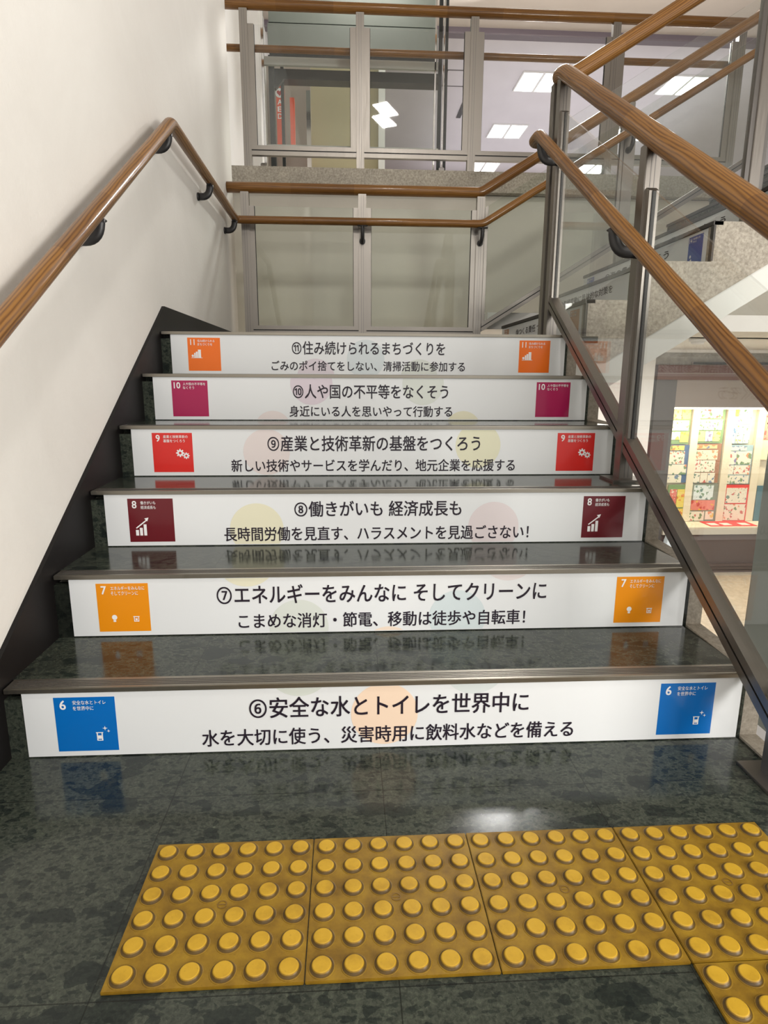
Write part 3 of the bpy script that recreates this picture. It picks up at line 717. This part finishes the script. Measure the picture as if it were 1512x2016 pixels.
for k, (u, v) in enumerate([(0, 0), (0.3, 0), (0.6, 0), (0.9, 0), (0.9, -0.3)]):
    if first is None:
        t0 = empty('tactile_tile', tile_at(u, v), TA, labs[k], 'tactile tile', 'tactile warning tiles before the stair')
        ob = baseme.build('tile_base', RUBBER, t0, 0.0012)
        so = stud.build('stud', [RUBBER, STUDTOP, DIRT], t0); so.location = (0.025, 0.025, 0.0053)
        for i in range(6):
            for j in range(6):
                if i or j:
                    c = so.copy(); C.objects.link(c); c.parent = t0; c.location = (0.025 + 0.05 * i, 0.025 + 0.05 * j, 0.0053)
        eo = em.build('maker_mark', EMB, t0); eo.location = (0.15, 0.15, 0.0055)
        first = t0
    else:
        c = copy_tree(first); c.location = tile_at(u, v); c['label'] = labs[k]

# ------------------------------------------------------------------ ceiling lights of the upper floor
def troffer(x, y, z, label, sx=0.56, strength=None):
    r = empty('ceiling_light', (x, y, z), 0, label, 'ceiling light', 'recessed square lights of the upper hall')
    m = MB(); t = 0.02; h = sx / 2
    for x0, x1, y0, y1 in ((-h - t, h + t, -h - t, -h), (-h - t, h + t, h, h + t), (-h - t, -h, -h, h), (h, h + t, -h, h), (-0.02, 0.02, -h, h)):
        m.box(x0, x1, y0, y1, -0.02, -0.001)
    m.build('frame', WHITE, r)
    for x0, x1 in ((-h, -0.02), (0.02, h)):
        MB().box(x0, x1, -h, h, -0.012, -0.002).build('diffuser', LIT, r)
    return r
troffer(3.40, 8.46, 5.0, 'square twin-panel ceiling light seen between the upper balustrade and the paired corner posts')
troffer(3.405, 10.29, 5.0, 'square ceiling light just above the curled end of the thin handrail')
troffer(3.39, 12.17, 5.0, 'small far ceiling light just under the bottom frame of the upper balustrade')
troffer(5.50, 8.42, 5.0, 'square ceiling light seen between the two sloping oak rails of the upper stair')
troffer(5.55, 10.25, 5.0, 'far ceiling light glimpsed behind the far sloping top rail')
troffer(5.58, 12.10, 5.0, 'faint far ceiling light seen through two panes beside the paired corner posts')
troffer(2.62, 6.07, 5.0, 'square ceiling light above the upper balustrade, mirrored in the polished floor')
for (x, y, w, d, lab) in ((2.28, 8.45, 0.46, 0.50, 'square access hatch outline in the ceiling above the lift')
                        ,):
    r = MB(); t = 0.018
    for x0, x1, y0, y1 in ((-w/2, w/2, -d/2, -d/2 + t), (-w/2, w/2, d/2 - t, d/2), (-w/2, -w/2 + t, -d/2, d/2), (w/2 - t, w/2, -d/2, d/2)): r.box(x0, x1, y0, y1, -0.006, 0)
    o = r.build('ceiling_hatch', flat('hatch gap', (0.16, 0.15, 0.16), 0.7)); o.location = (x, y, 5.0); tag(o, lab, 'hatch')
o = MB().box(-0.035, 0.035, -0.45, 0.45, -0.01, 0.0).build('ceiling_vent', flat('vent slot', (0.03, 0.03, 0.035), 0.6)); o.location = (2.48, 9.35, 5.0)
tag(o, 'dark slot vent in the pale ceiling next to the lift column', 'vent')

# ------------------------------------------------------------------ glass lift on the upper floor
YE = 5.6
lift = empty('glass_lift', (0, YE, 0), 0, 'glass lift enclosure with grey-green fascia, dark beam and chrome corner columns on the upper floor', 'lift')
def rect_at(px0, px1, py0, py1, Y):
    a, c = at(px0, (py0 + py1) / 2, Y=Y), at(px1, (py0 + py1) / 2, Y=Y)
    z1, z0 = at((px0 + px1) / 2, py0, Y=Y).z, at((px0 + px1) / 2, py1, Y=Y).z
    return a.x, c.x, z0, z1
def slab(name, r, dy, th, m, parent=lift, bev=0.0):
    return MB().box(r[0], r[1], dy, dy + th, r[2], r[3]).build(name, m, parent, bev)
GREENF = flat('grey green fascia', (0.18, 0.205, 0.185), 0.4)
PALEG = flat('pale green rail', (0.42, 0.43, 0.38), 0.4)
DARKB = flat('dark grey beam', (0.016, 0.020, 0.020), 0.45)
slab('fascia', rect_at(527, 862, -60, 49, YE), 0.0, 0.12, GREENF)
slab('fascia', rect_at(527, 862, 51, 100, YE), 0.0, 0.12, GREENF)
slab('door_track', rect_at(530, 862, 104, 122, YE), 0.03, 0.1, DARKB)
slab('beam', rect_at(535, 866, 140, 160, YE + 0.3), 0.3, 0.15, DARKB)
r = rect_at(531, 541, 108, 345, YE); slab('column', (r[0], r[1], ZU, r[3]), 0.0, 0.09, DARKB)
r = rect_at(554, 560, 108, 345, YE + 0.35); slab('column', (r[0], r[1], ZU, r[3]), 0.35, 0.06, DARKB)
r = rect_at(604, 612, 178, 345, YE + 0.9); slab('column', (r[0], r[1], ZU, r[3]), 0.9, 0.06, CHROME)
q = at(543, 180, Y=YE + 0.05)
MB().prism(((0, 0, 0), (1, 0, 0)), [(q.x - 0.03, q.z + 0.025), (q.x + 0.0, q.z + 0.025), (q.x + 0.085, q.z + 0.12), (q.x - 0.03, q.z + 0.12)], -0.10, -0.05).build('brace', DARKB, lift)
YG = 4.32
scr = empty('glass_screen', (0, YG, 0), 0, 'tall glass screen between chrome posts standing just behind the upper floor balustrade', 'glass screen')
slab('head_rail', rect_at(520, 862, 118, 134, YG), -0.015, 0.03, PALEG, scr)
r = rect_at(521, 862, 134, 292, YG); slab('glass_pane', r, -0.005, 0.010, GLASS_G, scr)
slab('pane_frame', rect_at(521, 862, 289, 299, YG), -0.012, 0.024, PALEG, scr)
for a, c, m, dy in ((516, 521, CHROME, 0), (855, 858, CHROME, 0), (863, 870, DARKB, 0.012), (872, 874, CHROME, 0), (876, 881, DARKB, 0.012)):
    slab('post', (*rect_at(a, c, 100, 200, YG)[:2], ZU, 4.98), -0.015 + dy, 0.03, m, scr)
for a in (516, 862):
    q = at(a + 2, 334, Y=YG)
    MB().box(q.x - 0.045, q.x + 0.03, -0.09, -0.02, ZU - 0.008, ZU + 0.045).build('hinge_foot', IRON, scr, 0.005)
    MB().box(q.x - 0.01, q.x + 0.035, -0.075, -0.025, ZU + 0.045, ZU + 0.075).build('hinge_cap', CHROME, scr, 0.005)
# things behind the lift glass
YA = 6.35
a, c, z0, z1 = rect_at(545, 560, 168, 295, YA)
ORANGE = flat('orange red enamel', srgb(226, 88, 52), 0.35)
sg = empty('aed_sign', (a, YA, 0), 0, 'tall orange red sign board with white letters and a heart, beside the dark lift column', 'sign')
MB().box(0, c - a, 0, 0.10, z0, z1).build('board', ORANGE, sg)
MB().box(c - a + 0.06, c - a + 0.11, 0.04, 0.10, z0 + 0.02, z1 - 0.1).build('side_board', ORANGE, sg)
for ch_, py in (('A', 201), ('E', 215), ('D', 229)):
    text('letter', ch_, WHITEINK, sg, (c - a) * 0.46, at(548, py, Y=YA).z, -0.003, w=0.050, h=0.050, bold=0.012)
zz = at(548, 183, Y=YA).z
MB().disc((c - a) * 0.46, zz, 0.048, -0.002).build('emblem', WHITEINK, sg)
hp = []
for i in range(40):
    t = 2 * math.pi * i / 40
    hp.append(((c - a) * 0.46 + 0.0022 * 16 * math.sin(t) ** 3 * 0.9, zz + 0.002 * (13 * math.cos(t) - 5 * math.cos(2 * t) - 2 * math.cos(3 * t) - math.cos(4 * t))))
MB().poly(hp, -0.004).build('heart', flat('heart red', srgb(170, 30, 30), 0.4), sg)
a, c, z0, z1 = rect_at(613, 745, 172, 345, YE + 1.2)
b = MB().box(a, c, YE + 1.2, YE + 1.3, ZU, 4.5); struct('wall_lift_back', b, flat('yellow beige panel', (0.44, 0.40, 0.25), 0.5))
a, c, z0, z1 = rect_at(745, 758, 172, 345, YE + 1.15)
b = MB().box(a, c, YE + 1.15, YE + 1.3, ZU, 4.5); struct('trim_4', b, flat('satin white post', (0.62, 0.63, 0.6), 0.25))
a, c, z0, z1 = rect_at(492, 512, 30, 345, 5.2)
b = MB().box(-0.30, at(513, 200, Y=5.2).x, 5.2, 5.5, ZU, 5.0); struct('wall_upper_return', b, WHITE)
b = MB().box(-0.3, at(612, 250, Y=7.2).x, 7.2, 7.3, ZU, 4.6); struct('wall_lift_side', b, m_plaster('brown grey wall', (0.36, 0.31, 0.27), (0.42, 0.37, 0.33), 0.6, 0.05))

# ------------------------------------------------------------------ lower hall: showcase
YC = 6.60
sc_ = empty('showcase', (0, YC, 0), 0, 'built-in display showcase with maroon frame and lit cream interior in the lower hall', 'showcase')
xl = at(1290, 760, Y=YC).x; xi = at(1324, 820, Y=YC).x; xr = 8.2
zt0 = at(1400, 719, Y=YC).z; zt1 = at(1400, 748, Y=YC).z; zt2 = at(1400, 802, Y=YC).z
zb0 = at(1420, 1040, Y=YC).z; zb1 = at(1430, 1050, Y=YC).z; zb2 = at(1430, 1104, Y=YC).z
MB().box(xl, xi, -0.02, 0.12, zt1, 1.0 * zt1 - 0.001 + (zb1 - zt1) * 0).bm.free()
MB().box(xl, xi, -0.03, 0.12, ZD + 0.03, zt1).build('pillar', DARKP, sc_)
MB().box(xl, xr, -0.035, 0.12, zt1, zt0).build('header', BROWNH, sc_)
MB().box(xl, xr, -0.04, 0.0, zt1 + 0.075, zt1 + 0.085).build('header_trim', TRANSOM, sc_)
MB().box(xi, xr, -0.02, 0.10, zt2, zt1).build('transom', TRANSOM, sc_)
MB().box(xi, xr, -0.06, 0.06, zb1, zb0).build('sill', flat('grey cream sill', (0.52, 0.48, 0.40), 0.5), sc_)
MB().box(xi, xr, -0.03, 0.10, zb2, zb1).build('base_panel', BROWN, sc_)
bp_ = MB()
for z_ in (0.0, 0.05, 0.10): bp_.box(xi - 0.1, xr, -0.05 - 0.02 * (z_ == 0), 0.0, zb2 - 0.06 - z_, zb2 - 0.02 - z_)
bp_.build('plinth_moulding', BROWN, sc_)
MB().box(xi - 0.1, xr, -0.03, 0.1, ZD, zb2).build('plinth', BROWN, sc_)
MB().box(xi, xr, 0.48, 0.52, zb0 - 0.05, zt2 + 0.05).build('back_panel', CREAM, sc_)
MB().box(xi, xr, 0.06, 0.48, zb0 - 0.05, zb0 - 0.005).build('display_floor', CREAM, sc_)
MB().box(xi, xr, 0.06, 0.48, zt2 + 0.005, zt2 + 0.05).build('display_roof', CREAM, sc_)
MB().box(xi - 0.04, xi, 0.06, 0.52, zb0 - 0.05, zt2 + 0.05).build('display_side', CREAM, sc_)
MB().box(xi, xr, 0.02, 0.028, zb0, zt2).build('glass_pane', GLASS, sc_)
MB().box(xi, xr, 0.10, 0.16, zt2 - 0.03, zt2 + 0.004).build('strip_lamp', m_emit('showcase tube', (1, 0.93, 0.78), 5), sc_)
area('showcase_lamp', (6.2, YC + 0.16, zt2 - 0.06), (6.2, YC + 0.42, -0.5), 3.2, 0.10, 24, (1, 0.90, 0.74))
YP = YC + 0.46
for px in (1360, 1427, 1487):
    a = at(px - 7, 900, Y=YP).x; c = at(px + 7, 900, Y=YP).x
    MB().box(a, c, 0.42, 0.478, zb0, zt2).build('divider', CREAM, sc_)
GREENS = flat('sage sheet', srgb(120, 150, 100), 0.7); BLUES = flat('blue sheet', srgb(70, 100, 140), 0.7); BRNS = flat('brown sheet', srgb(160, 110, 80), 0.7)
GRYS = flat('grey sheet', srgb(130, 135, 120), 0.7); REDS = flat('red sheet', srgb(225, 50, 45), 0.7); PBLUE = flat('pale blue sheet', srgb(160, 185, 190), 0.7)
RED_, GRN_, YEL_, PUR_, BLU_, ORA_, TEA_ = srgb(190, 50, 40), srgb(70, 120, 60), srgb(230, 190, 30), srgb(110, 90, 150), srgb(70, 110, 150), srgb(220, 120, 50), srgb(60, 110, 100)
PAPER = (0.80, 0.74, 0.60)
sheets = [
 ('sage green sheet of flower cards high beside the dark pillar', (1322, 1358, 804, 874), GREENS, [(0, .5, .70, 1, (0.8, .68, .3), (ORA_, RED_)), (.5, .98, .70, 1, (.8, .6, .2), (ORA_, YEL_)), (0, .95, .38, .68, PAPER, (ORA_, RED_, GRN_)), (0, .55, .12, .36, PAPER, (ORA_, YEL_)), (.5, 1, .05, .36, (.8, .62, .15), (YEL_, ORA_))]),
 ('blue sheet of leaf cards in the middle of the first column', (1315, 1354, 876, 950), BLUES, [(0, .75, .86, 1, (.8, .6, .15), (ORA_, GRN_)), (0, .8, .5, .85, PAPER, (RED_, GRN_, ORA_)), (0, .95, .22, .5, PAPER, (RED_, GRN_, ORA_)), (0, .75, 0, .22, PAPER, (GRN_, BLU_))]),
 ('green sheet with a yellow card low beside the dark pillar', (1312, 1348, 954, 1034), GREENS, [(.1, .5, .45, .9, (.7, .16, .12), (PAPER, RED_)), (.5, .95, .45, .9, (.8, .62, .12), (YEL_, ORA_)), (.3, .95, .08, .43, (.8, .6, .1), (ORA_, RED_))]),
 ('sage sheet with two bird cards and a purple flower card', (1368, 1425, 804, 872), GREENS, [(.1, .92, .72, 1, PAPER, (GRN_, RED_)), (.05, .95, .38, .7, PAPER, (PUR_, GRN_)), (.1, .38, .05, .36, (.8, .74, .25), (YEL_, GRN_)), (.38, .66, .05, .36, PAPER, (PUR_, BLU_)), (.66, .92, .05, .36, (.8, .74, .25), (YEL_, GRN_))]),
 ('brown sheet with three oval motif cards at its foot', (1364, 1416, 874, 950), BRNS, [(.05, .85, .88, .99, (.7, .5, .25), (ORA_, BLU_)), (.02, .9, .6, .86, (.82, .68, .5), (ORA_, GRN_)), (0, .85, .28, .6, PAPER, (GRN_, RED_)), (0, .32, 0, .27, PAPER, (TEA_,)), (.32, .6, 0, .27, PAPER, (RED_,)), (.6, .88, 0, .27, PAPER, (BLU_,))]),
 ('grey sheet with a red and yellow picture card across it', (1354, 1410, 952, 1026), GRYS, [(.15, .85, .58, .97, (.7, .76, .76), (TEA_, GRN_)), (.1, .95, .3, .58, (.75, .22, .16), (RED_, YEL_)), (0, .62, .02, .28, PAPER, (GRN_, RED_)), (.64, .95, .05, .28, PAPER, (ORA_, YEL_))]),
 ('pale blue sheet with an orange card and leafy green cards', (1436, 1478, 804, 874), PBLUE, [(.05, .38, .78, 1, (.8, .5, .1), (YEL_, ORA_)), (.4, 1, .78, 1, (.72, .8, .7), (GRN_,)), (.02, 1, .56, .77, PAPER, (PUR_, GRN_)), (0, .33, .02, .54, (.6, .7, .76), (BLU_,)), (.35, .68, .02, .54, PAPER, (TEA_, YEL_)), (.7, 1, .02, .54, PAPER, (GRN_, TEA_))]),
 ('grey blue sheet with red leaf prints above the red sheet', (1431, 1478, 876, 952), PBLUE, [(.02, .75, .86, .99, PAPER, (BLU_,)), (.0, .36, .5, .85, PAPER, (PUR_, RED_)), (.36, .98, .5, .85, PAPER, (GRN_, ORA_)), (0, .3, .24, .49, PAPER, (RED_,)), (.3, .98, .24, .49, PAPER, (RED_, ORA_)), (0, .98, 0, .23, PAPER, (GRN_, BLU_))]),
 ('bright red sheet with two pale picture cards', (1420, 1474, 954, 1028), REDS, [(.12, .88, .52, .93, PAPER, (RED_, TEA_)), (.1, .9, .06, .50, PAPER, (RED_, GRN_, ORA_))]),
 ('cream sheet with a scarlet edge near the grey pillar', (1497, 1530, 804, 905), flat('cream sheet', (.8, .7, .45), .7), [(.2, .9, .4, .9, (.8, .3, .2), (RED_, YEL_))]),
 ('teal sheet low near the grey pillar', (1486, 1530, 956, 1030), flat('teal sheet', srgb(70, 110, 125), .7), [(.25, .9, .1, .9, PAPER, (BLU_, GRN_))]),
]
sd = 0
for lab, (p0, p1, q0, q1), ms, cards in sheets:
    a, c, z0, z1 = rect_at(p0, p1, q0, q1, YP - 0.02)
    po = empty('poster', (a, YP - 0.02, z0), 0, lab + ' in the lit showcase', 'poster', 'mounted picture sheets in the showcase')
    w, h = c - a, z1 - z0
    MB().box(0, w, -0.008, 0.0, 0, h).build('mount_sheet', ms, po)
    for u0, u1, v0, v1, paper, inks in cards:
        sd += 1
        cm = m_blotch('printed card %d' % sd, paper, inks, 17 + (sd * 7) % 9, sd)
        MB().box(u0 * w, u1 * w - 0.008, -0.014, -0.008, v0 * h, v1 * h - 0.008).build('picture_card', cm, po)
a, c, z0, z1 = rect_at(1385, 1475, 1026, 1034, YC + 0.3)
tr = MB().box(a, c, YC + 0.12, YC + 0.40, zb0 - 0.004, zb0 + 0.004).build('red_cloth', REDS); tag(tr, 'red cloth lying on the floor of the lit showcase', 'cloth')
for px in (1400, 1425, 1460):
    q = at(px, 1031, Y=YC + 0.25)
    cd = MB().box(q.x - 0.06, q.x + 0.06, YC + 0.15, YC + 0.27, zb0 + 0.004, zb0 + 0.009).build('printed_leaflet', flat('leaflet paper', (.8, .74, .66), .6))
    tag(cd, {1400: 'pale leaflet on the red cloth below the grey sheet', 1425: 'pale leaflet on the red cloth next to the cream divider', 1460: 'pale leaflet on the red cloth below the bright red sheet'}[px], 'leaflet', 'leaflets on the red cloth')
# bag by the showcase base, vent slot, smoke detector
q = at(1322, 1084, Y=YC - 0.15)
bg = MB(); wv_ = [(-0.10, 0), (0.10, 0), (0.115, 0.06), (0.10, 0.13), (0.065, 0.19), (0.055, 0.215), (-0.03, 0.20), (-0.085, 0.215), (-0.095, 0.14), (-0.115, 0.05)]
bg.prism(((q.x, YC - 0.15, q.z), (1, 0, 0)), wv_, -0.05, 0.05)
bg = bg.build('plastic_bag', flat('white blue plastic', (0.70, 0.80, 0.88), 0.3), None, 0.012); tag(bg, 'crumpled white and blue plastic bag in front of the maroon showcase base', 'bag')
bs = MB().box(q.x - 0.22, q.x + 0.24, YC - 0.30, YC - 0.075, ZD, q.z).build('low_bench', BROWN, None, 0.006); tag(bs, 'low maroon bench under the plastic bag beside the showcase', 'bench')
a, c, z0, z1 = rect_at(1362, 1470, 712, 719, 6.59)
v_ = empty('air_grille', (a, 6.59, z0), 0, 'long dark air grille in the grey beam above the showcase header', 'vent')
MB().box(0, 1.4, -0.012, 0.012, 0, z1 - z0).build('frame', TRANSOM, v_)
MB().box(0.012, 1.388, -0.016, 0.0, 0.008, z1 - z0 - 0.006).build('opening', GASKET, v_)
q = at(1374, 668, Z=1.24)
sm_ = empty('smoke_detector', (q.x, q.y, 1.24), 0, 'round white smoke detector under the lower hall ceiling', 'smoke detector')
o = MB().lathe([(0.028, -0.05), (0.05, -0.045), (0.06, -0.022)], 20).build('sensor_head', WHITE, sm_)
o = MB().lathe([(0.075, -0.022), (0.078, -0.004), (0.075, 0.0)], 20).build('mounting_base', WHITE, sm_)
